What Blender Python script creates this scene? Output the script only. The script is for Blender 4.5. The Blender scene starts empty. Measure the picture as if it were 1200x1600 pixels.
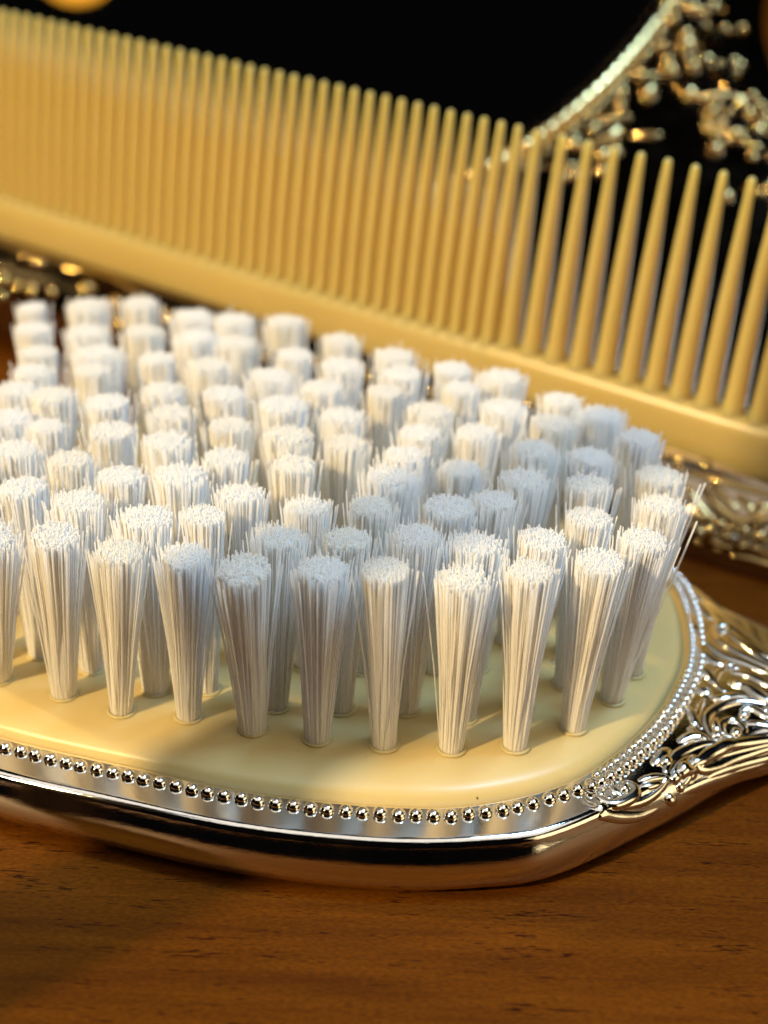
import bpy, math, random
import numpy as np
from mathutils import Vector, Matrix

random.seed(7); rng = np.random.default_rng(7)
SC = bpy.context.scene
COL = SC.collection
S = 0.01                                   # everything below is written in centimetres

# ------------------------------------------------------------------ camera
PITCH, ROLL, CAM_H, FPX = math.radians(27), math.radians(2), 6.55, 2323.0
c_o = np.array([0, 0, CAM_H])
_r = np.array([1.0, 0, 0]); _f = np.array([0, math.cos(PITCH), -math.sin(PITCH)]); _u = np.cross(_r, _f)
c_r = math.cos(ROLL) * _r + math.sin(ROLL) * _u
c_u = math.cos(ROLL) * _u - math.sin(ROLL) * _r
c_f = _f
cam_d = bpy.data.cameras.new('camera'); cam = bpy.data.objects.new('camera', cam_d); COL.objects.link(cam)
m = Matrix(((c_r[0], c_u[0], -c_f[0], c_o[0] * S), (c_r[1], c_u[1], -c_f[1], c_o[1] * S),
            (c_r[2], c_u[2], -c_f[2], c_o[2] * S), (0, 0, 0, 1)))
cam.matrix_world = m
cam_d.sensor_fit = 'VERTICAL'; cam_d.sensor_height = 36; cam_d.lens = 36 * FPX / 1600
cam_d.clip_start = 0.005; cam_d.clip_end = 20
cam_d.dof.use_dof = True; cam_d.dof.focus_distance = 0.0975; cam_d.dof.aperture_fstop = 25.0
cam_d.dof.aperture_blades = 7
SC.camera = cam

# ------------------------------------------------------------------ world, exposure
w = bpy.data.worlds.new('World'); SC.world = w; w.use_nodes = True
bg = w.node_tree.nodes['Background']; bg.inputs[0].default_value = (0.55, 0.5, 0.5, 1); bg.inputs[1].default_value = 0.003
SC.view_settings.view_transform = 'Standard'; SC.view_settings.look = 'None'
SC.view_settings.exposure = 0.0; SC.view_settings.gamma = 1.0
SC.cycles.use_denoising = True
SC.cycles.max_bounces = 18; SC.cycles.diffuse_bounces = 14; SC.cycles.glossy_bounces = 6; SC.cycles.transmission_bounces = 32
SC.cycles.transparent_max_bounces = 20
SC.cycles.use_adaptive_sampling = True; SC.cycles.adaptive_threshold = .025
SC.cycles.sample_clamp_indirect = 8.0

# ------------------------------------------------------------------ lamps
def area(name, loc, target, size, power, col, size_y=None, spread=180):
    l = bpy.data.lights.new(name, 'AREA'); l.energy = power; l.color = col
    l.shape = 'RECTANGLE' if size_y else 'DISK'; l.size = size * S
    if size_y: l.size_y = size_y * S
    l.spread = math.radians(spread)
    o = bpy.data.objects.new(name, l); COL.objects.link(o)
    o.location = Vector(loc) * S
    o.rotation_euler = (Vector(target) - Vector(loc)).to_track_quat('-Z', 'Y').to_euler()
    return o
WARM = (1.0, 0.74, 0.38); COOL = (0.55, 0.78, 1.0); NEUT = (1.0, 0.95, 0.88)
# warm lamp at the front left, the one that throws the slanting shadows
area('warm_lamp_front', (-44.5, -29.3, 40), (0, 9, 0), 3.0, 6.2, WARM)
# warm bedside lamp behind on the left: seen in the mirror
def lamp_back(loc, r, power):
    l = bpy.data.lights.new('bedside_lamp', 'POINT'); l.energy = power; l.color = (1.0, 0.42, 0.03)
    l.shadow_soft_size = r * S
    o = bpy.data.objects.new('bedside_lamp', l); COL.objects.link(o); o.location = Vector(loc) * S
lamp_back((-29.6, 53.6, 47.3), 2.2, .032)
area('added_backlight', (-62, 34, 52), (0, 11, 1), 4.5, 3.2, (1.0, 0.74, 0.34))  # added stronger warm backlight, set where the mirror does not show it
# pale ceiling overhead, and a cool window high up behind on the right
area('ceiling_light', (0, -22, 100), (0, -22, 0), 170, 4.3, NEUT, 76)
area('window_light', (30, 12, 88), (0, 9, 1), 26, 6.8, (.36, .64, 1.0), 18)
# the warm, lamp-lit side of the room on the right: a large dim lamp that the metal mirrors as gold
area('warm_lamp_right', (85, -38, 30), (0, 10, 0), 76, 2.4, (1.0, .78, .44), 50)

# ------------------------------------------------------------------ helpers
def at(px, py, z):
    """the point of height z seen at pixel (px, py) of the 1200 x 1600 photograph"""
    d = c_f + c_r * (px - 600) / FPX + c_u * (800 - py) / FPX
    return c_o + d * (z - c_o[2]) / d[2]

def ray(px, py):
    return c_f + c_r * (px - 600) / FPX + c_u * (800 - py) / FPX

def project(P):
    v = np.asarray(P) - c_o
    return 600 + FPX * (v @ c_r) / (v @ c_f), 800 - FPX * (v @ c_u) / (v @ c_f)

def mesh(name, V, F, mat, smooth=True):
    me = bpy.data.meshes.new(name)
    me.from_pydata((np.asarray(V, dtype=float) * S).tolist(), [], [list(map(int, f)) for f in F])
    me.materials.append(mat)
    if smooth: me.polygons.foreach_set('use_smooth', [True] * len(me.polygons))
    me.update()
    return me

def obj(name, me, parent=None, loc=(0, 0, 0), **props):
    o = bpy.data.objects.new(name, me); COL.objects.link(o)
    o.location = Vector([float(x) for x in loc]) * S
    if parent: o.parent = parent
    for k, v in props.items(): o[k] = v
    return o

def catmull(P, n, closed=False):
    P = np.asarray(P, float); k = len(P); out = []
    segs = k if closed else k - 1
    for i in range(segs):
        if closed: p0, p1, p2, p3 = P[(i - 1) % k], P[i], P[(i + 1) % k], P[(i + 2) % k]
        else: p0, p1, p2, p3 = P[max(i - 1, 0)], P[i], P[i + 1], P[min(i + 2, k - 1)]
        for j in range(n):
            t = j / n
            out.append(0.5 * ((2 * p1) + (-p0 + p2) * t + (2 * p0 - 5 * p1 + 4 * p2 - p3) * t * t + (-p0 + 3 * p1 - 3 * p2 + p3) * t ** 3))
    if not closed: out.append(P[-1])
    return np.array(out)

def grid_faces(rows, cols, closed_cols=True, off=0):
    F = []
    for i in range(rows - 1):
        for j in range(cols if closed_cols else cols - 1):
            a = off + i * cols + j; b = off + i * cols + (j + 1) % cols
            F.append((a, b, b + cols, a + cols))
    return F

def tube(path, radii, seg=8, flat=1.0, up=(0, 0, 1)):
    """a tapered tube along a 3-D path; flat < 1 squashes it along 'up'"""
    path = np.asarray(path, float); n = len(path); up = np.asarray(up, float)
    T = np.gradient(path, axis=0); T /= np.maximum(np.linalg.norm(T, axis=1), 1e-9)[:, None]
    V = []
    for i in range(n):
        a = np.cross(up, T[i]); a /= max(np.linalg.norm(a), 1e-6); b = np.cross(T[i], a)
        for k in range(seg):
            th = 2 * math.pi * k / seg
            V.append(path[i] + radii[i] * (math.cos(th) * a + flat * math.sin(th) * b))
    F = grid_faces(n, seg)
    V.append(path[0] - T[0] * radii[0] * .6); V.append(path[-1] + T[-1] * radii[-1] * .6)
    e0, e1 = n * seg, n * seg + 1
    for k in range(seg):
        F.append((e0, (k + 1) % seg, k)); F.append((e1, (n - 1) * seg + k, (n - 1) * seg + (k + 1) % seg))
    return V, F

def ico(r, sub=2):
    import bmesh
    bm = bmesh.new(); bmesh.ops.create_icosphere(bm, subdivisions=sub, radius=r)
    V = [v.co[:] for v in bm.verts]; F = [[v.index for v in f.verts] for f in bm.faces]; bm.free()
    return np.array(V), F

# ------------------------------------------------------------------ materials
def new_mat(name):
    mt = bpy.data.materials.new(name); mt.use_nodes = True
    nt = mt.node_tree; return mt, nt, nt.nodes['Principled BSDF'], nt.nodes, nt.links
def sock(n, name, v):
    if name in n.inputs: n.inputs[name].default_value = v
def noise(nt, coord, scale, detail=4, rough=.55, dist=0.0):
    n = nt.nodes.new('ShaderNodeTexNoise'); n.inputs['Scale'].default_value = scale; n.inputs['Detail'].default_value = detail
    n.inputs['Roughness'].default_value = rough; n.inputs['Distortion'].default_value = dist
    nt.links.new(coord, n.inputs['Vector']); return n
def ramp(nt, fac, stops):
    r = nt.nodes.new('ShaderNodeValToRGB'); cr = r.color_ramp
    while len(cr.elements) < len(stops): cr.elements.new(.5)
    for e, (p, c) in zip(cr.elements, stops):
        e.position = p; e.color = (*c, 1) if len(c) == 3 else c
    nt.links.new(fac, r.inputs[0]); return r
def mapping(nt, scale, kind='Object', rot=(0, 0, 0)):
    tc = nt.nodes.new('ShaderNodeTexCoord'); mp = nt.nodes.new('ShaderNodeMapping')
    mp.inputs['Scale'].default_value = scale; mp.inputs['Rotation'].default_value = rot
    nt.links.new(tc.outputs[kind], mp.inputs[0]); return mp.outputs[0]

def silver_mat(name, base, rough, bump):
    mt, nt, b, N, L = new_mat(name)
    sock(b, 'Metallic', 1.0); sock(b, 'Base Color', (*base, 1))
    v = mapping(nt, (1, 1, 1)); n1 = noise(nt, v, 260, 5, .6)
    r = ramp(nt, n1.outputs['Fac'], [(.3, (rough * .6,) * 3), (.75, (rough * 1.7,) * 3)])
    L.new(r.outputs[0], b.inputs['Roughness'])
    v2 = mapping(nt, (120, 900, 900), rot=(0, 0, .5)); n2 = noise(nt, v2, 4, 6, .7)
    n3 = noise(nt, v, 130, 3, .5)
    ad = N.new('ShaderNodeMath'); ad.operation = 'MULTIPLY_ADD'; ad.inputs[1].default_value = .25
    L.new(n2.outputs['Fac'], ad.inputs[0]); L.new(n3.outputs['Fac'], ad.inputs[2])
    bp = N.new('ShaderNodeBump'); bp.inputs['Strength'].default_value = bump; bp.inputs['Distance'].default_value = .0004
    L.new(ad.outputs[0], bp.inputs['Height']); L.new(bp.outputs[0], b.inputs['Normal'])
    return mt
M_SILVER = silver_mat('polished silver', (.84, .80, .73), .06, .08)
M_RELIEF = silver_mat('silver relief', (.80, .76, .68), .10, .10)
M_RELIEF2 = silver_mat('shade-darkened silver relief', (.44, .31, .13), .08, .10)  # shade and golden lamplight put into the silver's base colour
M_RIM = silver_mat('warm-tinted silver rim', (.60, .43, .18), .14, .10)  # warm light put into the silver's colour, against the cool window reflection
M_SILVER2 = silver_mat('shade-darkened silver', (.34, .27, .19), .10, .10)  # same silver with shade and dark reflections put into its colour

def plastic_mat(name, base, var, sss, radius, rough, speck=False, sscale=.0025):
    mt, nt, b, N, L = new_mat(name)
    v = mapping(nt, (1, 1, 1)); n1 = noise(nt, v, 60, 4)
    r = ramp(nt, n1.outputs['Fac'], [(.3, var), (.7, base)])
    col = r.outputs[0]
    if speck:
        n4 = noise(nt, v, 900, 2, .4); r4 = ramp(nt, n4.outputs['Fac'], [(.225, (.25, .19, .10)), (.245, (1, 1, 1))])
        mx = N.new('ShaderNodeMix'); mx.data_type = 'RGBA'; mx.blend_type = 'MULTIPLY'; mx.inputs[0].default_value = 1
        L.new(col, mx.inputs[6]); L.new(r4.outputs[0], mx.inputs[7]); col = mx.outputs[2]
    L.new(col, b.inputs['Base Color'])
    sock(b, 'Subsurface Weight', sss); sock(b, 'Subsurface Radius', radius); sock(b, 'Subsurface Scale', sscale)
    sock(b, 'Roughness', rough); sock(b, 'IOR', 1.49)
    n2 = noise(nt, v, 500, 3); bp = N.new('ShaderNodeBump'); bp.inputs['Strength'].default_value = .12; bp.inputs['Distance'].default_value = .0001
    L.new(n2.outputs['Fac'], bp.inputs['Height']); L.new(bp.outputs[0], b.inputs['Normal'])
    return mt
M_PAD = plastic_mat('cream plastic', (.655, .50, .215), (.62, .465, .185), .35, (1, .7, .25), .36, True)
M_COMB = plastic_mat('ivory plastic', (.56, .43, .165), (.525, .40, .145), .85, (1, .68, .3), .3, sscale=.0045)

mt, nt, b, N, L = new_mat('white nylon'); M_BRISTLE = mt
sock(b, 'Base Color', (.97, .965, .95, 1)); sock(b, 'Roughness', .3)
oi = N.new('ShaderNodeObjectInfo'); rt_ = ramp(nt, oi.outputs['Random'], [(0, (.965, .945, .89)), (.5, (.985, .975, .955)), (1, (.985, .985, .98))])
L.new(rt_.outputs[0], b.inputs['Base Color'])
tr = N.new('ShaderNodeBsdfTranslucent'); tr.inputs[0].default_value = (.98, .965, .93, 1)
mx = N.new('ShaderNodeMixShader'); mx.inputs[0].default_value = .45
L.new(b.outputs[0], mx.inputs[1]); L.new(tr.outputs[0], mx.inputs[2])
tp = N.new('ShaderNodeBsdfTransparent'); tp.inputs[0].default_value = (.99, .985, .97, 1)      # clear nylon lets part of the light straight through
my = N.new('ShaderNodeMixShader'); my.inputs[0].default_value = .22
L.new(mx.outputs[0], my.inputs[1]); L.new(tp.outputs[0], my.inputs[2]); L.new(my.outputs[0], N['Material Output'].inputs[0])

mt, nt, b, N, L = new_mat('packed nylon'); M_CORE = mt
sock(b, 'Base Color', (.985, .975, .95, 1)); sock(b, 'Roughness', .5)
tp = N.new('ShaderNodeBsdfTransparent'); tp.inputs[0].default_value = (.99, .98, .95, 1)
tr = N.new('ShaderNodeBsdfTranslucent'); tr.inputs[0].default_value = (.98, .965, .93, 1)
mx = N.new('ShaderNodeMixShader'); mx.inputs[0].default_value = .35
L.new(b.outputs[0], mx.inputs[1]); L.new(tr.outputs[0], mx.inputs[2])
my = N.new('ShaderNodeMixShader'); my.inputs[0].default_value = .0
L.new(mx.outputs[0], my.inputs[1]); L.new(tp.outputs[0], my.inputs[2]); L.new(my.outputs[0], N['Material Output'].inputs[0])


mt, nt, b, N, L = new_mat('mirror glass'); M_GLASS = mt
sock(b, 'Base Color', (.86, .87, .88, 1)); sock(b, 'Metallic', 1.0); sock(b, 'Roughness', .015)

mt, nt, b, N, L = new_mat('varnished wood'); M_WOOD = mt
v = mapping(nt, (45, 520, 520), rot=(0, 0, math.radians(4)))
n1 = noise(nt, v, 1.3, 9, .68, .35)
r1 = ramp(nt, n1.outputs['Fac'], [(.28, (.060, .0172, .0008)), (.5, (.092, .0285, .0011)), (.74, (.126, .042, .0018))])
v5 = mapping(nt, (2200, 5200, 5200)); n5 = noise(nt, v5, 1.0, 2, .5)
v2 = mapping(nt, (9, 30, 30)); n2 = noise(nt, v2, 1.5, 3)
r2 = ramp(nt, n2.outputs['Fac'], [(.3, (.70, .64, .58)), (.7, (1.15, 1.1, 1.05))])
mm = N.new('ShaderNodeMix'); mm.data_type = 'RGBA'; mm.blend_type = 'MULTIPLY'; mm.inputs[0].default_value = 1
r5 = ramp(nt, n5.outputs['Fac'], [(.3, (.74, .72, .70)), (.7, (1.22, 1.22, 1.22))])
m5 = N.new('ShaderNodeMix'); m5.data_type = 'RGBA'; m5.blend_type = 'MULTIPLY'; m5.inputs[0].default_value = 1
L.new(r1.outputs[0], m5.inputs[6]); L.new(r5.outputs[0], m5.inputs[7])
L.new(m5.outputs[2], mm.inputs[6]); L.new(r2.outputs[0], mm.inputs[7])
# pores: short dark dashes along the grain
v3 = mapping(nt, (800, 6500, 6500), rot=(0, 0, math.radians(5))); n3 = noise(nt, v3, 1.0, 2, .5)
v4 = mapping(nt, (160, 900, 900)); n4 = noise(nt, v4, 1.0, 3, .5)
sm = N.new('ShaderNodeMath'); sm.operation = 'MULTIPLY'; L.new(n3.outputs['Fac'], sm.inputs[0]); L.new(n4.outputs['Fac'], sm.inputs[1])
r3 = ramp(nt, sm.outputs[0], [(.35, (1, 1, 1)), (.39, (.25, .17, .12))])
m2 = N.new('ShaderNodeMix'); m2.data_type = 'RGBA'; m2.blend_type = 'MULTIPLY'; m2.inputs[0].default_value = 1
L.new(mm.outputs[2], m2.inputs[6]); L.new(r3.outputs[0], m2.inputs[7]); L.new(m2.outputs[2], b.inputs['Base Color'])
sock(b, 'Roughness', .55); sock(b, 'Specular IOR Level', .05)
bp = N.new('ShaderNodeBump'); bp.inputs['Strength'].default_value = .3; bp.inputs['Distance'].default_value = .0002
L.new(n1.outputs['Fac'], bp.inputs['Height']); L.new(bp.outputs[0], b.inputs['Normal'])

# ------------------------------------------------------------------ table
def table():
    x0, x1, y0, y1, t = -60, 60, -25, 75, 2.5
    V = []; rr = [(.0, -t), (0, -.3), (.09, -.09), (.3, 0)]
    for ins, z in rr:
        V += [(x0 + ins, y0 + ins, z), (x1 - ins, y0 + ins, z), (x1 - ins, y1 - ins, z), (x0 + ins, y1 - ins, z)]
    F = [(0, 3, 2, 1)] + grid_faces(4, 4) + [(12, 13, 14, 15)]
    obj('table_top', mesh('table_top', V, F, M_WOOD, False), kind='structure')
table()

# ------------------------------------------------------------------ hair brush
BC = np.array([-1.5, 10.6])                 # middle of the bristle pad
PADC = [(-2.57, 8.39), (-1.65, 8.11), (-.78, 7.88), (.06, 7.79), (.69, 7.84), (1.35, 8.14), (1.86, 8.72), (2.18, 9.32), (2.33, 9.82),
        (2.38, 10.5), (2.30, 10.95), (2.02, 11.4), (1.3, 12.0), (.3, 12.5), (-.8, 13.02), (-1.6, 13.33), (-2.4, 13.48), (-3.3, 13.38),
        (-4.2, 12.95), (-4.85, 12.2), (-5.1, 11.3), (-4.9, 10.3), (-4.3, 9.4), (-3.45, 8.8)]
OUTC = {4: (.72, 7.40), 5: (1.22, 7.55), 6: (1.97, 8.06), 7: (2.72, 8.62), 8: (3.55, 8.98), 9: (3.55, 9.72), 10: (2.98, 10.26), 11: (2.66, 10.80),
        12: (2.28, 11.45), 13: (.5, 12.85)}
PADC = np.array(PADC); K = len(PADC); NS = 14
tang = np.roll(PADC, -1, 0) - np.roll(PADC, 1, 0); nrm = np.stack([tang[:, 1], -tang[:, 0]], 1); nrm /= np.linalg.norm(nrm, axis=1)[:, None]
OUT = np.array([OUTC.get(i, PADC[i] + nrm[i] * .44) for i in range(K)])
PADL = catmull(PADC, NS, True); OUTL = catmull(OUT, NS, True); NP = len(PADL)

brush = obj('hair_brush', None)
brush.empty_display_size = .01
brush['label'] = 'silver hair brush lying on its back with white bristles up and cream pad'; brush['category'] = 'hair brush'

def top_z(d, e):
    """height of the metal rim's top, d from the pad's edge, e from the outer edge"""
    wdt = d + e; f = d / max(wdt, 1e-6)
    return .465 - .05 * f + .06 * max(0, wdt - .5) * math.sin(math.pi * f)

EDGE_A = [(.075, .38), (.045, .325), (.018, .26), (0, .185), (.03, .09), (.09, .02), (.2, 0)]
EDGE_B = [(.115, .412), (.09, .39), (.045, .335), (0, .25), (.035, .12), (.11, .03), (.22, 0)]
def frame_mesh():
    rows = [[] for _ in range(17)]
    for i in range(NP):
        p, q = PADL[i], OUTL[i]; wd = np.linalg.norm(q - p); u = (q - p) / wd
        def P(d, z): return (*(p + u * d), z)
        sh = min(1, max(0, (wd - .5) / .4)); e0 = .085 + .045 * sh
        ds = [.06 + (wd - e0 - .06) * k / 6 for k in range(7)]
        prof = [(-.07, .40), (.0, .43), (.03, .455)] + [(d, top_z(d, wd - d)) for d in ds] + \
               [(wd - a * (1 - sh) - c * sh, b * (1 - sh) + d * sh) for (a, b), (c, d) in zip(EDGE_A, EDGE_B)]
        for r, (d, z) in enumerate(prof): rows[r].append(P(d, z))
    V = [v for r in rows for v in r]
    n = len(V); F = grid_faces(17, NP)
    V.append((*BC, .0)); base = 16 * NP
    F += [(base + (j + 1) % NP, n, base + j) for j in range(NP)]
    F = [f[::-1] for f in F]
    return mesh('frame', V, F, M_SILVER)
frame = obj('frame', frame_mesh(), brush)

def pad_mesh():
    prof = [(.03, .36), (.0, .42), (.0, .47), (.025, .51), (.07, .535), (.14, .552), (.3, .57), (.6, .588), (1.1, .603), (1.7, .612)]
    V = []
    for ins, z in prof:
        for i in range(NP):
            d = PADL[i] - BC; L_ = np.linalg.norm(d); V.append((*(BC + d * (1 - ins / L_)), z))
    n = len(V); F = grid_faces(len(prof), NP); V.append((*BC, .618))
    F += [((len(prof) - 1) * NP + j, (len(prof) - 1) * NP + (j + 1) % NP, n) for j in range(NP)]
    return mesh('bristle_pad', V, F, M_PAD)
pad = obj('bristle_pad', pad_mesh(), brush)

# handle: continues from the neck to the right, out of the picture
def handle_mesh():
    st = [(3.35, 9.46, .50, .30), (4.2, 9.25, .44, .30), (5.5, 8.95, .42, .29), (7.5, 8.5, .5, .3), (10, 7.9, .62, .33), (12, 7.4, .6, .33), (12.7, 7.25, .3, .2)]
    P = catmull(np.array(st), 6); V = []
    for x, y, hw, hz in P:
        for k in range(20):
            a = 2 * math.pi * k / 20
            V.append((x + hw * math.cos(a) * .22, y + hw * math.cos(a), .245 + .8 * hz * math.sin(a)))
    n = len(P); F = grid_faces(n, 20); F.append(tuple(range(20))); F.append(tuple(range((n - 1) * 20, n * 20))[::-1])
    return mesh('handle', V, F, M_SILVER)
obj('handle', handle_mesh(), brush)

# beads round the pad
bv, bf = ico(.0505, 3); BEAD = mesh('bead', bv, bf, M_SILVER)
bv, bf = ico(.036, 2); BEAD_S = mesh('small_bead', bv, bf, M_SILVER)
def off_curve(curve, off):
    t = np.roll(curve, -1, 0) - np.roll(curve, 1, 0); nn = np.stack([t[:, 1], -t[:, 0]], 1); nn /= np.linalg.norm(nn, axis=1)[:, None]
    return curve + nn * off
def resample(curve, step):
    c2 = np.vstack([curve, curve[:1]]); s = np.concatenate([[0], np.cumsum(np.linalg.norm(np.diff(c2, axis=0), axis=1))])
    n = int(s[-1] / step); q = np.linspace(0, s[-1], n, endpoint=False)
    return np.stack([np.interp(q, s, c2[:, k]) for k in range(2)], 1)
for i, (x, y) in enumerate(resample(off_curve(PADL, .125), .114)):
    if x > 1.5 and 8 < y < 11.2: continue
    obj('bead', BEAD, frame, (x + rng.normal() * .004, y + rng.normal() * .004, .454 + rng.normal() * .003))
right_end = [p for p in resample(off_curve(PADL, .09), .075) if p[0] > 1.48 and 8 < p[1] < 11.3]
for x, y in right_end: obj('bead', BEAD_S, frame, (x, y, .468))
right_end = [p for p in resample(off_curve(PADL, .165), .09) if p[0] > 1.42 and 7.9 < p[1] < 11.2]
bv, bf = ico(.046, 2); BEAD_M = mesh('middle_bead', bv, bf, M_SILVER)
for x, y in right_end: obj('bead', BEAD_M, frame, (x, y, .472))

# relief on the shoulder: scrolls traced on the metal's top surface
def zoomc(P, x0=900, y0=880, k=4.0): return [(x0 + a / k, y0 + b / k) for a, b in P]
from mathutils.bvhtree import BVHTree
def surface_of(me):
    return BVHTree.FromPolygons([v.co[:] for v in me.vertices], [p.vertices[:] for p in me.polygons])
def hit(tree, px, py):
    """point and normal of a surface where the line of sight of a photograph pixel meets it"""
    d = ray(px, py); p, n, _, _ = tree.ray_cast(Vector(c_o * S), Vector(d))
    if p is None: return None, None
    n = np.array(n); n = n if n @ d < 0 else -n
    return np.array(p) / S, n
FR_T = surface_of(frame.data)
def relief_z(x, y):
    j = int(np.argmin(((PADL - [x, y]) ** 2).sum(1))); d = math.hypot(*(PADL[j] - [x, y])); jo = int(np.argmin(((OUTL - [x, y]) ** 2).sum(1)))
    e = math.hypot(*(OUTL[jo] - [x, y]))
    z = top_z(d, e)
    if e < .13: z = min(z, .18 + .235 * math.sqrt(max(0, 1 - (1 - e / .13) ** 2)))
    return z
def relief_on(tree, name, pts, r, parent, mat, taper=True, flat=.8, sink=.15, fit=6):
    P = catmull(np.array(pts), fit); path, nn = [], []
    for px, py in P:
        q, n = hit(tree, px, py)
        if q is None: continue
        path.append(q - n * r * sink); nn.append(n)
    if len(path) < 4: return
    path = np.array(path); k_ = np.array([.25, .5, .25])
    for _ in range(2): path[1:-1] = .25 * path[:-2] + .5 * path[1:-1] + .25 * path[2:]
    n = len(path); rad = [r * (math.sin(math.pi * (.12 + .80 * k / (n - 1))) ** .6 if taper else 1) for k in range(n)]
    V, F = tube(path, rad, 10, flat, np.mean(nn, axis=0))
    obj(name, mesh(name, V, F, mat), parent)
def boss_on(tree, name, px, py, r, parent, mat, sx=1.0, ang=0.0, high=.8):
    q, n = hit(tree, px, py)
    if q is None: return
    a = np.cross(n, [0, 1, .3]); a /= np.linalg.norm(a); b_ = np.cross(n, a); ca, sa = math.cos(ang), math.sin(ang)
    V = [q + a * r * (x * sx * ca - y * sa) + b_ * r * (x * sx * sa + y * ca) + n * r * high * z for x, y, z in pv]
    obj(name, mesh(name, V, pf, mat), parent)
pv, pf = ico(1.0, 2)
def relief(name, pts, r, parent): relief_on(FR_T, name, pts, r * (1.45 if name == 'moulding' else 1.28), parent, M_RELIEF, sink=.3 if name == 'moulding' else .38, flat=.45 if name == 'moulding' else .92)
def boss(name, px, py, r, parent, sx=1.0, ang=0.0): boss_on(FR_T, name, px, py, r, parent, M_RELIEF, sx, ang)
SCROLLS = [
    ('moulding', [(40, 1440), (105, 1525), (250, 1568), (400, 1568), (540, 1512)], .045),
    ('moulding', [(650, 1462), (800, 1400), (950, 1350), (1200, 1288), (1330, 1240)], .058),
    ('scroll', [(95, 1380), (140, 1455), (230, 1500), (330, 1465), (375, 1420), (335, 1378), (275, 1392), (290, 1425)], .036),
    ('scroll', [(190, 1352), (230, 1415), (300, 1462)], .028),
    ('scroll', [(265, 1530), (420, 1490), (530, 1410), (585, 1335)], .034),
    ('scroll', [(390, 1362), (480, 1335), (575, 1328)], .03),
    ('scroll', [(400, 1395), (470, 1385), (540, 1360)], .026),
    ('scroll', [(555, 1310), (595, 1225), (680, 1165), (800, 1122), (900, 1118)], .038),
    ('scroll', [(600, 1320), (650, 1255), (720, 1195)], .03),
    ('leaf', [(735, 1280), (780, 1225), (870, 1165), (1000, 1132), (1200, 1105), (1330, 1095)], .045),
    ('leaf', [(740, 1195), (755, 1260), (800, 1290), (900, 1268), (1000, 1222), (1200, 1160), (1330, 1120)], .045),
    ('leaf', [(800, 1352), (870, 1312), (1000, 1270), (1200, 1218), (1330, 1180)], .042),
    ('scroll', [(670, 1390), (705, 1330), (690, 1265), (650, 1250)], .034),
    ('scroll', [(870, 1095), (822, 1020), (828, 945), (900, 892), (1000, 862), (1100, 862), (1220, 885)], .038),
    ('scroll', [(985, 1095), (920, 1060), (908, 1010), (942, 980), (1000, 985), (1060, 1040), (1010, 1085)], .03),
    ('leaf', [(1030, 925), (1100, 905), (1200, 965), (1300, 990)], .035),
    ('leaf', [(1060, 1000), (1150, 1010), (1300, 1040)], .035),
    ('scroll', [(790, 1040), (757, 985), (775, 890), (805, 850)], .026),
    ('scroll', [(935, 805), (872, 750), (880, 690), (925, 655), (960, 625)], .03),
    ('leaf', [(950, 745), (1060, 770), (1130, 815), (1200, 862), (1300, 900)], .055),
    ('leaf', [(960, 680), (1080, 700), (1200, 760), (1300, 800)], .04),
    ('scroll', [(812, 365), (800, 440), (850, 520), (930, 580), (1050, 622), (1200, 682), (1300, 720)], .042),
    ('scroll', [(865, 375), (885, 460), (950, 522), (1050, 575), (1200, 645), (1300, 690)], .034),
    ('moulding', [(560, 62), (640, 85), (720, 118), (820, 215), (930, 340), (1060, 440), (1200, 560), (1320, 640)], .05),
    ('scroll', [(640, 195), (720, 218), (790, 285), (842, 350)], .036),
    ('scroll', [(600, 150), (700, 165), (780, 230)], .026),
    ('leaf', [(900, 350), (1000, 470), (1200, 620), (1300, 680)], .032),
]
SCROLLS += [
    ('leaf', [(640, 1120), (720, 1085), (790, 1090), (830, 1120)], .05), ('leaf', [(720, 1020), (745, 1075), (800, 1100)], .045), ('leaf', [(700, 900), (735, 960), (740, 1020)], .04),
    ('leaf', [(480, 1260), (520, 1220), (560, 1180), (600, 1170)], .05), ('leaf', [(840, 830), (900, 850), (1000, 830), (1100, 838)], .045), ('leaf', [(740, 760), (790, 800), (850, 830)], .05),
    ('leaf', [(620, 1300), (680, 1290), (730, 1310), (700, 1350)], .05), ('leaf', [(880, 1215), (1000, 1180), (1200, 1132), (1330, 1105)], .03), ('leaf', [(900, 1330), (1050, 1285), (1250, 1232)], .03),
    ('leaf', [(760, 430), (790, 540), (850, 610), (930, 640)], .05), ('leaf', [(960, 420), (1080, 510), (1220, 595)], .035), ('leaf', [(760, 620), (820, 690), (870, 760)], .05),
    ('leaf', [(690, 300), (740, 380), (780, 470)], .045), ('leaf', [(880, 965), (870, 1010), (890, 1050)], .03)]
for nm, P, r in SCROLLS: relief(nm, zoomc(P), r, frame)
for a, b, r in [(300, 1405, .04), (590, 1480, .045), (620, 1345, .045), (780, 1262, .035), (960, 640, .035), (995, 660, .035), (880, 1080, .04), (910, 1065, .03),
                (1000, 1062, .045), (1050, 950, .04), (1130, 1010, .03), (155, 1445, .03), (200, 1470, .03), (240, 1500, .026), (650, 1400, .035), (560, 1240, .05),
                (910, 395, .06), (820, 790, .03), (1180, 925, .035), (1010, 760, .04)]:
    x, y = zoomc([(a, b)])[0]; boss('bead', x, y, r, frame, 1.25, rng.random() * 3)

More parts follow.
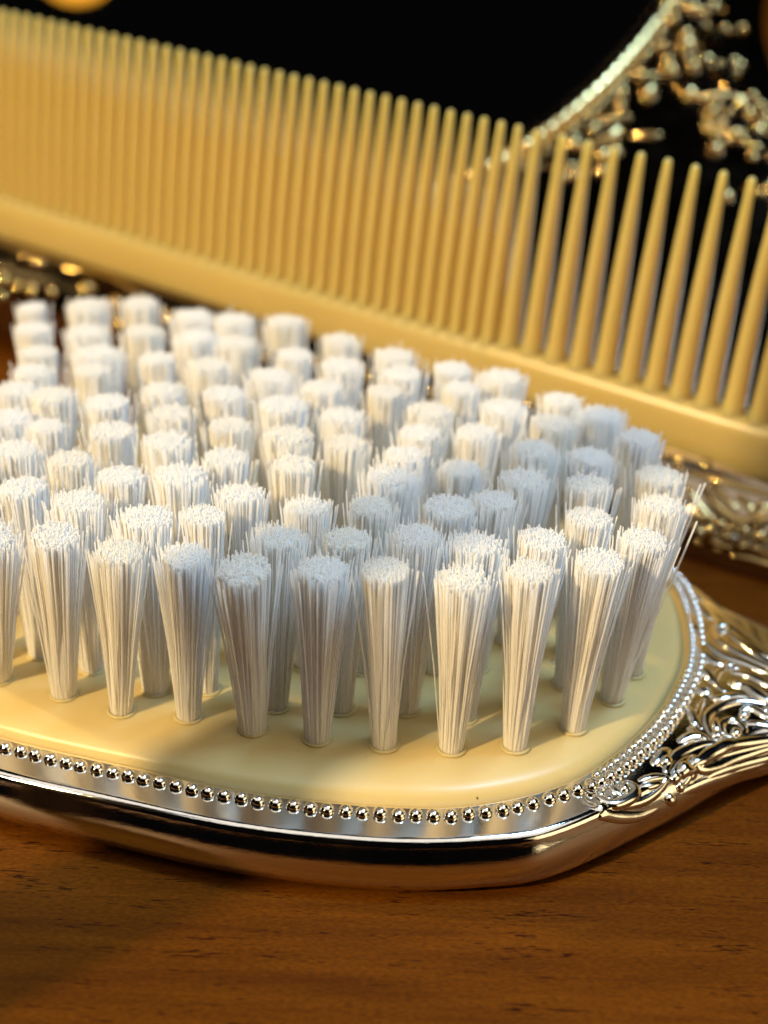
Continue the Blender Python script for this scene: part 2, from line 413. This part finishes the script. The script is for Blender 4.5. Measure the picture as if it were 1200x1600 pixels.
# ---- bristle tufts
TIPS = [(53,475),(137,475),(222,473),(303,487),(365,495),(47,507),(137,510),(223,512),(308,522),(372,530),(60,545),(153,547),(247,555),(327,567),(50,577),
 (143,578),(253,597),(352,615),(20,605),(82,615),(170,627),(267,642),(357,662),(15,640),(73,662),(173,672),(260,688),(350,712),(20,703),(110,718),(187,733),
 (280,742),(37,758),(123,778),(230,808),(317,808),(377,765),(83,828),(187,852),(287,860),(380,877),(447,678),(460,725),(537,692),(632,708),(660,670),
 (610,743),(717,722),(483,780),(580,785),(703,785),(433,833),(543,838),(653,840),(503,882),(600,892),(727,895),(445,503),(533,528),(617,548),(457,545),
 (537,565),(633,580),(423,587),(503,600),(603,610),(673,635),(440,628),(538,642),(747,668),(712,570),(790,587),(880,620),(937,648),(1000,688),(721,607),
 (790,633),(860,658),(835,703),(923,708),(1033,735),(823,747),(923,762),(1033,785),(770,783),(920,805),(750,850),(845,835),(1010,835),(833,890),(937,872),
 (-14,826),(-50,765),(-62,715),(-60,655)]
TZ, BZ = 1.98, .575
PAD_T = surface_of(pad.data)
tuft_xy = [at(x, y, TZ)[:2] for x, y in TIPS]
ROOTS = {(83, 828): (100, 1085), (187, 852): (190, 1110), (287, 860): (295, 1120), (380, 877): (395, 1140), (503, 882): (495, 1155), (600, 892): (600, 1165),
         (727, 895): (705, 1170), (833, 890): (805, 1165), (937, 872): (895, 1135), (1010, 835): (955, 1090), (-14, 826): (0, 1060)}   # the front row's roots
def inside(p, ins):
    d = p - BC; j = int(np.argmax(((PADL - BC) @ d) / np.linalg.norm(PADL - BC, axis=1))); return np.linalg.norm(d) < np.linalg.norm(PADL[j] - BC) - ins
ax = np.array([math.cos(math.radians(-18)), math.sin(math.radians(-18))]); ay = np.array([-ax[1], ax[0]])
for i in range(-9, 2):                     # the rows go on to the left, out of the picture
    for j in range(-7, 8):
        p = BC + ax * (i + .5 * (j % 2)) * .5 + ay * j * .44
        px, py = project((*p, TZ)); qx, qy = project((*p, BZ))
        if max(px, qx) > -25 or not inside(p, .42): continue
        if min(np.linalg.norm(p - t) for t in tuft_xy) > .38: tuft_xy.append(p)

def tuft_mesh(seed, n=700, rb=.078, rt=.150, L_=1.40, stray=.05):
    g = np.random.default_rng(seed); V = []; F = []; SG = 5
    for k in range(n):
        rr = math.sqrt((k + .5) / n); a = k * 2.399963 + g.normal() * .15
        b0 = np.array([rr * rb * math.cos(a), rr * rb * math.sin(a), -.03])
        spread = rt * rr * (1 + g.normal() * .035); lean = g.normal(size=2) * .006
        if g.random() < 4.2 * stray * rr ** 4: spread *= 1.06 + .6 * g.random() ** 1.7; lean *= 4
        h = L_ + g.normal() * .007 - .012 * rr * rr
        if g.random() < .05: h += g.uniform(-.06, .045)
        tp = np.array([spread * math.cos(a) + lean[0], spread * math.sin(a) + lean[1], h])
        mid = b0 * .5 + tp * .5 - np.array([math.cos(a), math.sin(a), 0]) * .012 * rr
        off = len(V); r = .0051 * g.uniform(.85, 1.12); ph = g.random() * 6
        for p in (b0, mid, tp):
            for s in range(SG):
                th = ph + 2 * math.pi * s / SG; V.append((p[0] + r * math.cos(th), p[1] + r * math.sin(th), p[2]))
        F += grid_faces(3, SG, True, off); V.append((tp[0], tp[1], tp[2] + r * .6)); e = len(V) - 1
        F += [(off + 2 * SG + s, off + 2 * SG + (s + 1) % SG, e) for s in range(SG)]
    # the packed middle of the tuft, where single bristles cannot be told apart
    nf = len(F); off = len(V); prof = [(-.03, rb), (.25, (rb + (rt - rb) * .18) * .985), (.7, (rb + (rt - rb) * .5) * .965 - .005), (1.05, (rb + (rt - rb) * .75) * .93), (1.24, rt * .85), (1.355, rt * .82), (1.385, rt * .60)]
    for z, r in prof:
        for s in range(18): V.append((r * math.cos(s * math.pi / 9), r * math.sin(s * math.pi / 9), z))
    F += grid_faces(len(prof), 18, True, off); F.append(tuple(range(off + (len(prof) - 1) * 18, off + len(prof) * 18)))
    me = mesh('bristle_tuft', V, F, M_BRISTLE); me.materials.append(M_CORE)
    for p in list(me.polygons)[nf:]: p.material_index = 1
    return me
def ring_mesh(R, r, A=20, B=6):
    V = [((R + r * math.cos(2 * math.pi * k / B)) * math.cos(2 * math.pi * i / A), (R + r * math.cos(2 * math.pi * k / B)) * math.sin(2 * math.pi * i / A), r * .7 * math.sin(2 * math.pi * k / B)) for i in range(A) for k in range(B)]
    F = grid_faces(A, B) + [((A - 1) * B + k, (A - 1) * B + (k + 1) % B, (k + 1) % B, k) for k in range(B)]
    return mesh('socket', V, F, M_PAD)
SOCKET = ring_mesh(.093, .016)
TUFTS = [tuft_mesh(s, stray=st) for s, st in zip(range(12), [.04, .08, .05, .12, .06, .09, .05, .14, .07, .1, .04, .08])]
for i, t in enumerate(tuft_xy):
    o = obj('bristle_tuft', TUFTS[(i * 7 + i // 5) % 12], brush)
    base = BC + (t - BC) * .985
    if i < len(TIPS) and TIPS[i] in ROOTS: base = at(*ROOTS[TIPS[i]], BZ)[:2]
    dx, dy = t - base + rng.normal(size=2) * (.012 if i < len(TIPS) else .03)
    j = 1.0 + rng.normal() * .013
    q = Vector((dx, dy, TZ - BZ)).to_track_quat('Z', 'Y').to_matrix().to_4x4() @ Matrix.Rotation(rng.random() * 6.28, 4, 'Z')
    fat = 1 + rng.normal() * .06
    pz = PAD_T.ray_cast(Vector((base[0] * S, base[1] * S, .05)), Vector((0, 0, -1)))[0]
    obj('socket', SOCKET, pad, (base[0], base[1], pz.z / S + .001))
    o.matrix_world = Matrix.Translation(Vector((base[0], base[1], BZ)) * S) @ q @ Matrix.Diagonal((fat, fat, j, 1))
    o.parent = brush
# a few single bristles bent out at the right end
for (x0, y0, x1, y1) in [(968, 1085, 1089, 815), (962, 1080, 1102, 755), (958, 1082, 1095, 757), (985, 1000, 1075, 740), (905, 1130, 978, 868), (712, 1165, 772, 905), (190, 1105, 138, 862), (598, 1160, 556, 885)]:
    a = at(x0, y0, .57); b_ = at(x1, y1, 1.93); pts = [a + (b_ - a) * t - np.array([0, 0, .05]) * math.sin(3.14 * t) for t in np.linspace(0, 1, 7)]
    V, F = tube(pts, [.0068] * 7, 6, 1, (1, 0, 0)); obj('bristle', mesh('bristle', V, F, M_BRISTLE), brush)

# ------------------------------------------------------------------ comb
E = np.array([.8528, -.5196, -.0523]); U = np.array([.0538, -.0123, .9985])
E /= np.linalg.norm(E); U -= E * (U @ E); U /= np.linalg.norm(U); NB = np.cross(U, E); NB = NB if NB[1] > 0 else -NB
CO = c_o + ray(1100, 718) * 14.0
HT, HL, PF, X0, PC, X1 = 2.68, .565, .1825, -6.74, .26, -2.16
comb = obj('comb', None, loc=CO); comb.empty_display_size = .01
comb['label'] = 'ivory plastic comb standing on its spine behind the brush, teeth up'; comb['category'] = 'comb'
def cl(s, u, n): return E * s + U * u + NB * n
def spine_mesh():
    half = [(0, .0), (.10, .012), (.17, .06), (.205, .14), (.215, .26), (.215, .40), (.208, .47), (.19, .52), (.155, .555), (.08, .572), (0, .572)]
    prof = [(-n, u) for n, u in half] + [(n, u) for n, u in half[::-1][1:-1]]
    xs = [-11.9, -11.86, -11.75, -11.5] + list(np.linspace(-11, 5, 30)) + [5.2, 5.4, 5.5, 5.54]
    sc = [.3, .7, .92, 1] + [1] * 30 + [1, .92, .7, .3]
    V = []
    for x, k in zip(xs, sc):
        for n, u in prof: V.append(cl(x, .28 + (u - .28) * k, n * k))
    m_ = len(prof); F = grid_faces(len(xs), m_); F.append(tuple(range(m_))[::-1]); F.append(tuple(range((len(xs) - 1) * m_, len(xs) * m_)))
    return mesh('spine', V, F, M_COMB)
obj('spine', spine_mesh(), comb)
def tooth_mesh(hw, tw, hn, tn, flare, pw):
    L_ = HT - HL; V = []; SG = 12
    st = [(-.06, hw * flare, hn * 1.25), (.0, hw * flare, hn * 1.2), (.06, hw * (1 + (flare - 1) * .4), hn * 1.05), (.16, hw, hn)]
    for f in (.3, .5, .7, .85, .93): st.append((L_ * f, hw + (tw - hw) * f ** pw, hn + (tn - hn) * f ** 1.7))
    for a in (0, 25, 50, 70, 85): st.append((L_ - tw + tw * math.sin(math.radians(a)), tw * math.cos(math.radians(a)), tn * math.cos(math.radians(a))))
    for u, wx, wn in st:
        for k in range(SG):
            th = 2 * math.pi * k / SG; V.append(cl(wx * math.cos(th), HL + u, wn * math.sin(th)))
    n = len(st); F = grid_faces(n, SG); F.append(tuple(range((n - 1) * SG, n * SG)))
    return mesh('tooth', V, F, M_COMB)
T_F = tooth_mesh(.0895, .028, .16, .042, 1.01, 2.4); T_C = tooth_mesh(.100, .034, .135, .042, 1.16, 1.4)
xs = [X0 + k * PF for k in range(-25, 25)] + [X1 + k * PC for k in range(0, 28)]
xs = [(x, T_F if x < -2.25 else T_C) for x in xs]
for x, tm in xs: obj('tooth', tm, comb, E * x)
for x in (-11.65, 5.38):
    V = [];
    for u, wx, wn in [(-.05, .15, .12), (.3, .15, .12), (1.5, .11, .09), (2.0, .07, .06), (2.1, .02, .02)]:
        for k in range(12): V.append(cl(wx * math.cos(k * math.pi / 6), HL + u, wn * math.sin(k * math.pi / 6)))
    F = grid_faces(5, 12); F.append(tuple(range(48, 60))); obj('end_tooth', mesh('end_tooth', V, F, M_COMB), comb, E * x)

# ------------------------------------------------------------------ hand mirror, propped at a slant behind the comb
TAU = math.radians(30)
n0 = np.array([-E[1], E[0], 0]); n0 /= np.linalg.norm(n0); _up = np.cross(E, n0)
G = math.cos(TAU) * n0 + math.sin(TAU) * _up; NM = np.cross(E, G)
MA = CO - _up * .035
mirror = obj('hand_mirror', None); mirror.empty_display_size = .01
mirror['label'] = 'ornate silver hand mirror lying tilted behind the comb, dark glass'; mirror['category'] = 'hand mirror'
def ml(x, y, z): return MA + E * x + G * y + NM * z
def mun(px, py, z=0.0):
    d = ray(px, py); A = MA + NM * z; k = ((A - c_o) @ NM) / (d @ NM); Q = c_o + d * k - MA; return Q @ E, Q @ G
GC, GA = np.array([-9.6, 6.0]), (6.42, 5.5)
MK = 200
def gl(th, k=0.0):
    c, q = math.cos(th), math.sin(th)          # a slightly squared oval
    return GC + np.array([(GA[0] + k) * math.copysign(abs(c) ** (2 / 2.4), c), (GA[1] + k) * math.copysign(abs(q) ** (2 / 2.4), q)])
MOUT = catmull(np.array([(2.3, -.9), (2.4, .6), (1.9, 1.9), (.8, 3.2), (-.15, 4.1), (-.85, 4.85), (-1.5, 5.6), (-2.1, 6.55), (-2.45, 7.6), (-2.75, 8.9), (-3.6, 10.4), (-5.6, 12.0), (-8.5, 12.8), (-11.5, 12.6),
                         (-14.5, 11.4), (-16.5, 9.2), (-17.2, 6.6), (-16.8, 3.8), (-15.2, 1.4), (-12, -.4), (-8.6, -.95), (-6.5, -.95), (-4, -.95), (-2, -.95), (0, -.95), (1.2, -.95)]), 12, True)
def ray_out(th):
    """outer contour for a station round the glass, matched by arc share"""
    return None
def match():
    """pair every glass station with a contour station, right end towards the handle"""
    c2 = np.vstack([MOUT, MOUT[:1]]); s = np.concatenate([[0], np.cumsum(np.linalg.norm(np.diff(c2, axis=0), axis=1))]); tot = s[-1]
    def near(p): return s[int(np.argmin(((MOUT - p) ** 2).sum(1)))] / tot
    keys = [(-38, near((2.4, .6))), (-8, near((-1.5, 5.6))), (20, near((-2.75, 8.9))), (90, near((-9.5, 12.75))), (180, near((-17.2, 6.6))), (250, near((-8.6, -.95))), (290, near((-4, -.95)))]
    a = [k[0] for k in keys] + [322]; v = [k[1] for k in keys]
    v = [x if i == 0 or x >= v[0] else x + 1 for i, x in enumerate(v)] + [v[0] + 1]
    out = []
    for i in range(MK):
        th = -38 + 360 * i / MK; f = np.interp(th, a, v) % 1 * tot
        out.append((math.radians(th), np.array([np.interp(f, s, c2[:, k]) for k in range(2)])))
    return out
MST = match()
def m_top(d, e):
    """height of the frame above the glass plane: flat near the glass, falling away at the outer edge"""
    z = .10 + .10 * math.sin(math.pi * min(1, d / max(d + e, .01)))
    if e < .95: z -= .50 * (1 - e / .95) ** 1.5
    return z
def mframe_mesh():
    rows = [[] for _ in range(18)]
    for th, q in MST:
        p = gl(th); wd = np.linalg.norm(q - p); u = (q - p) / wd
        prof = [(-.08, -.06), (0, .0)]
        for k in range(12):
            d = .05 + (wd - .08) * k / 11; prof.append((d, m_top(d, wd - d)))
        prof += [(wd, -.42), (wd - .05, -.5), (wd - .4, -.56), (wd * .5, -.6)]
        for r, (d, z) in enumerate(prof): rows[r].append(ml(*(p + u * d), z))
    V = [v for r in rows for v in r]; n = len(V); F = grid_faces(18, MK); V.append(ml(*GC, -.7))
    F += [(17 * MK + (j + 1) % MK, n, 17 * MK + j) for j in range(MK)]
    return mesh('frame', V, [f[::-1] for f in F], M_SILVER2)
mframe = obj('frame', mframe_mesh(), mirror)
V = [ml(*gl(2 * math.pi * i / 96, -.01), -.03) for i in range(96)] + [ml(*gl(2 * math.pi * i / 96, -.12), -.015) for i in range(96)]
F = grid_faces(2, 96) + [tuple(range(96, 192))]
obj('glass', mesh('glass', V, F, M_GLASS, False), mirror)
# rim of ribbed beads round the glass
path = [ml(*gl(2 * math.pi * i / 160, .09), .10) for i in range(161)]
V, F = tube(path, [.165] * 161, 10, 1, NM); rim = obj('rim', mesh('rim', V, F, M_RIM), mirror)
bv, bf = ico(.14, 2); BEAD_R = mesh('rim_bead', bv, bf, M_RIM)
bl = np.array([gl(2 * math.pi * i / 1440, .12) for i in range(1440)])
for p in resample(bl, .175): obj('bead', BEAD_R, rim, ml(*p, .13))
# handle of the mirror, out of the picture on the right
st = np.array([(1.6, .9, 1.2, .25), (3.2, .5, .9, .26), (5.5, 0.1, .75, .27), (8.5, -.4, .9, .28), (11.5, -.9, 1.0, .28), (12.6, -1.1, .5, .2)])
P = catmull(st, 6); V = []
for x, y, hw, hz in P:
    for k in range(20):
        a = 2 * math.pi * k / 20; V.append(ml(x, y + .0 + hw * math.cos(a), -.12 + hz * math.sin(a)))
F = grid_faces(len(P), 20); F.append(tuple(range(20))); F.append(tuple(range((len(P) - 1) * 20, len(P) * 20))[::-1])
obj('handle', mesh('handle', V, F, M_SILVER), mirror)

MF_T = surface_of(mframe.data)
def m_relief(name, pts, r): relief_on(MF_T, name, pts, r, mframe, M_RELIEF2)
def m_boss(px, py, r, sx=1.0, ang=0.0): boss_on(MF_T, 'boss', px, py, r, mframe, M_RELIEF2, sx, ang)
def z4(P): return [(880 + a / 3.75, b / 3.75) for a, b in P]
for a, b, r, sx in [(670,40,.09,1),(760,40,.11,1.5),(820,70,.09,1),(720,200,.1,1),(715,265,.12,1.4),(560,190,.09,1),(575,270,.09,1),(610,360,.09,1),(620,415,.1,1.3),(455,450,.1,1),
      (520,455,.09,1),(500,525,.12,1.9),(760,390,.1,1),(740,540,.1,1.6),(830,575,.09,1),(885,570,.1,1),(340,545,.09,1),(330,620,.08,1),(270,690,.09,1.8),(870,655,.09,1),(845,745,.08,1),
      (900,790,.08,1),(1005,785,.11,1),(890,870,.1,1.2),(1110,570,.1,1),(1155,625,.1,1),(1090,660,.09,1),(1050,165,.08,1),(1040,380,.09,1.3),(50,840,.1,1.2),(230,900,.11,1.4),(70,1030,.07,1),
      (45,975,.07,1.4),(220,1000,.08,1.3),(925,720,.08,1),(1190,690,.1,1),(640,110,.08,1),(600,60,.08,1)]:
    x, y = z4([(a, b)])[0]; m_boss(x, y, r, sx, rng.random() * 3)
for P, r in [([(885,400),(950,480),(1010,560),(1065,625)],.1),([(820,200),(835,320),(900,420)],.07),([(870,160),(880,260),(930,380)],.06),([(155,870),(260,800),(355,735)],.11),([(150,680),(240,690),(325,690)],.06),
             ([(1100,700),(1160,750),(1230,790)],.07),([(370,790),(480,785),(575,790)],.07),([(420,330),(450,400),(520,430)],.05),([(640,440),(680,520),(770,570)],.06),([(820,640),(880,720),(960,770)],.05),
             ([(900,60),(830,150),(815,260)],.05),([(20,760),(60,700),(140,650)],.07)]:
    m_relief('scroll', z4(P), r)
def in_poly(x, y, P):
    c = False
    for (x1, y1), (x2, y2) in zip(P, P[1:] + P[:1]):
        if (y1 > y) != (y2 > y) and x < (x2 - x1) * (y - y1) / (y2 - y1) + x1: c = not c
    return c
for poly, n_, r0, r1 in [([(905, 165), (1050, -10), (1150, -10), (1165, 130), (1100, 150), (1010, 130), (965, 240), (870, 290), (815, 275)], 34, .04, .075),
                         ([(1085, 140), (1170, 150), (1215, 190), (1215, 250), (1095, 235)], 14, .04, .07), ([(1120, 285), (1215, 250), (1215, 330), (1150, 325)], 8, .05, .08)]:
    k = 0
    while k < n_:
        px, py = rng.uniform(800, 1220), rng.uniform(-10, 335)
        if in_poly(px, py, poly): m_boss(px, py, rng.uniform(r0, r1), rng.uniform(1, 2.2), rng.random() * 3); k += 1
    for k in range(n_ // 5):
        px, py = rng.uniform(800, 1220), rng.uniform(-10, 335)
        if not in_poly(px, py, poly): continue
        a0 = rng.random() * 6.28; da = rng.uniform(-.9, .9); P = [(px, py)]
        for q in range(4): P.append((P[-1][0] + 17 * math.cos(a0), P[-1][1] + 17 * math.sin(a0))); a0 += da
        m_relief('scroll', P, rng.uniform(.04, .06))
def z3(P): return [(900 + a / 4, 600 + b / 4) for a, b in P]
for P, r in [([(690,556),(800,580),(900,604),(1050,650),(1200,694),(1330,730)],.05),([(790,640),(860,740),(960,830),(1080,865),(1150,805),(1230,740)],.06),([(700,650),(760,760),(850,850),(950,900),(1060,930)],.05),
             ([(1010,700),(1080,760),(1100,820)],.045),([(840,620),(920,700),(1010,790)],.045),([(1100,900),(1180,860),(1260,830)],.05),([(960,1080),(1080,1100),(1200,1140),(1320,1180)],.06),
             ([(700,860),(780,940),(880,1000),(980,1030)],.05),([(900,950),(960,900),(1040,900),(1070,960),(1010,990)],.04)]:
    m_relief('scroll', z3(P), r)
for a, b, r, sx in [(780,840,.06,1),(1040,1022,.055,1),(1160,765,.06,1),(835,930,.06,1.3),(900,880,.06,1.2),(650,470,.05,1.8),(815,500,.06,1.3),(560,445,.05,1),(1150,960,.06,1.3),(940,960,.05,1),(1000,860,.05,1),
                    (760,1000,.05,1.2),(880,1040,.05,1.2),(1130,1040,.05,1.2),(650,530,.04,1),(600,528,.04,1)]:
    x, y = z3([(a, b)])[0]; m_boss(x, y, r, sx, rng.random() * 3)
# relief further left along the near side, glinting between the bristles
for P, r in [([(30,402),(45,405),(68,412)],.10),([(100,420),(140,430),(180,445),(222,468)],.10)]: m_relief('scroll', P, r)
for px, py, r in [(2,440,.1),(0,465,.1),(25,448,.08),(48,455,.09),(80,458,.07),(135,452,.1),(180,475,.1),(176,500,.07),(188,505,.08),(180,518,.06),(262,495,.09),(275,497,.08),(398,524,.09),(412,560,.06),
                  (497,568,.07),(500,590,.06),(570,588,.08),(582,596,.07),(672,614,.08),(678,622,.06),(330,505,.08),(740,650,.07),(830,630,.07),(1040,712,.04)]:
    m_boss(px, py, r, 1.2, rng.random() * 3)
# strut that carries the mirror's raised side
q0 = ml(-7.5, 8.5, -.66)
st = []
for t in np.linspace(0, 1, 5):
    c_ = np.array([q0[0] + 0.0, q0[1] + 1.2 * t, q0[2] * (1 - t)])
    st += [c_ + E * -1.2 + n0 * -.1, c_ + E * 1.2 + n0 * -.1, c_ + E * 1.2 + n0 * .1, c_ + E * -1.2 + n0 * .1]
F = grid_faces(5, 4) + [(3, 2, 1, 0), (16, 17, 18, 19)]
obj('strut', mesh('strut', st, F, M_SILVER, False), mirror)

# ------------------------------------------------------------------ slim shadow caster, added out of view left of the brush: its shadow falls across table and bristles
mt, nt, b, N, L = new_mat('dark glass'); M_DARK = mt
sock(b, 'Base Color', (.03, .02, .015, 1)); sock(b, 'Roughness', .2)
shadow_caster = obj('shadow_caster', None, loc=(-5.15, 4.36, 0)); shadow_caster.empty_display_size = .01
shadow_caster['label'] = 'slim dark shadow caster added out of view to throw the slanting shadow'; shadow_caster['category'] = 'shadow_caster'
def lathe(name, prof, mat, seg=24):
    V = [(r * math.cos(2 * math.pi * k / seg), r * math.sin(2 * math.pi * k / seg), z) for r, z in prof for k in range(seg)]
    F = grid_faces(len(prof), seg); F.append(tuple(range(seg))[::-1]); F.append(tuple(range((len(prof) - 1) * seg, len(prof) * seg)))
    return mesh(name, V, F, mat)
obj('body', lathe('body', [(.42, 0), (.47, .05), (.47, 8.2), (.42, 8.4), (.36, 8.5)], M_DARK), shadow_caster)
obj('cap', lathe('cap', [(.42, 8.5), (.45, 8.54), (.45, 9.7), (.34, 9.78), (.1, 9.8)], M_DARK), shadow_caster)
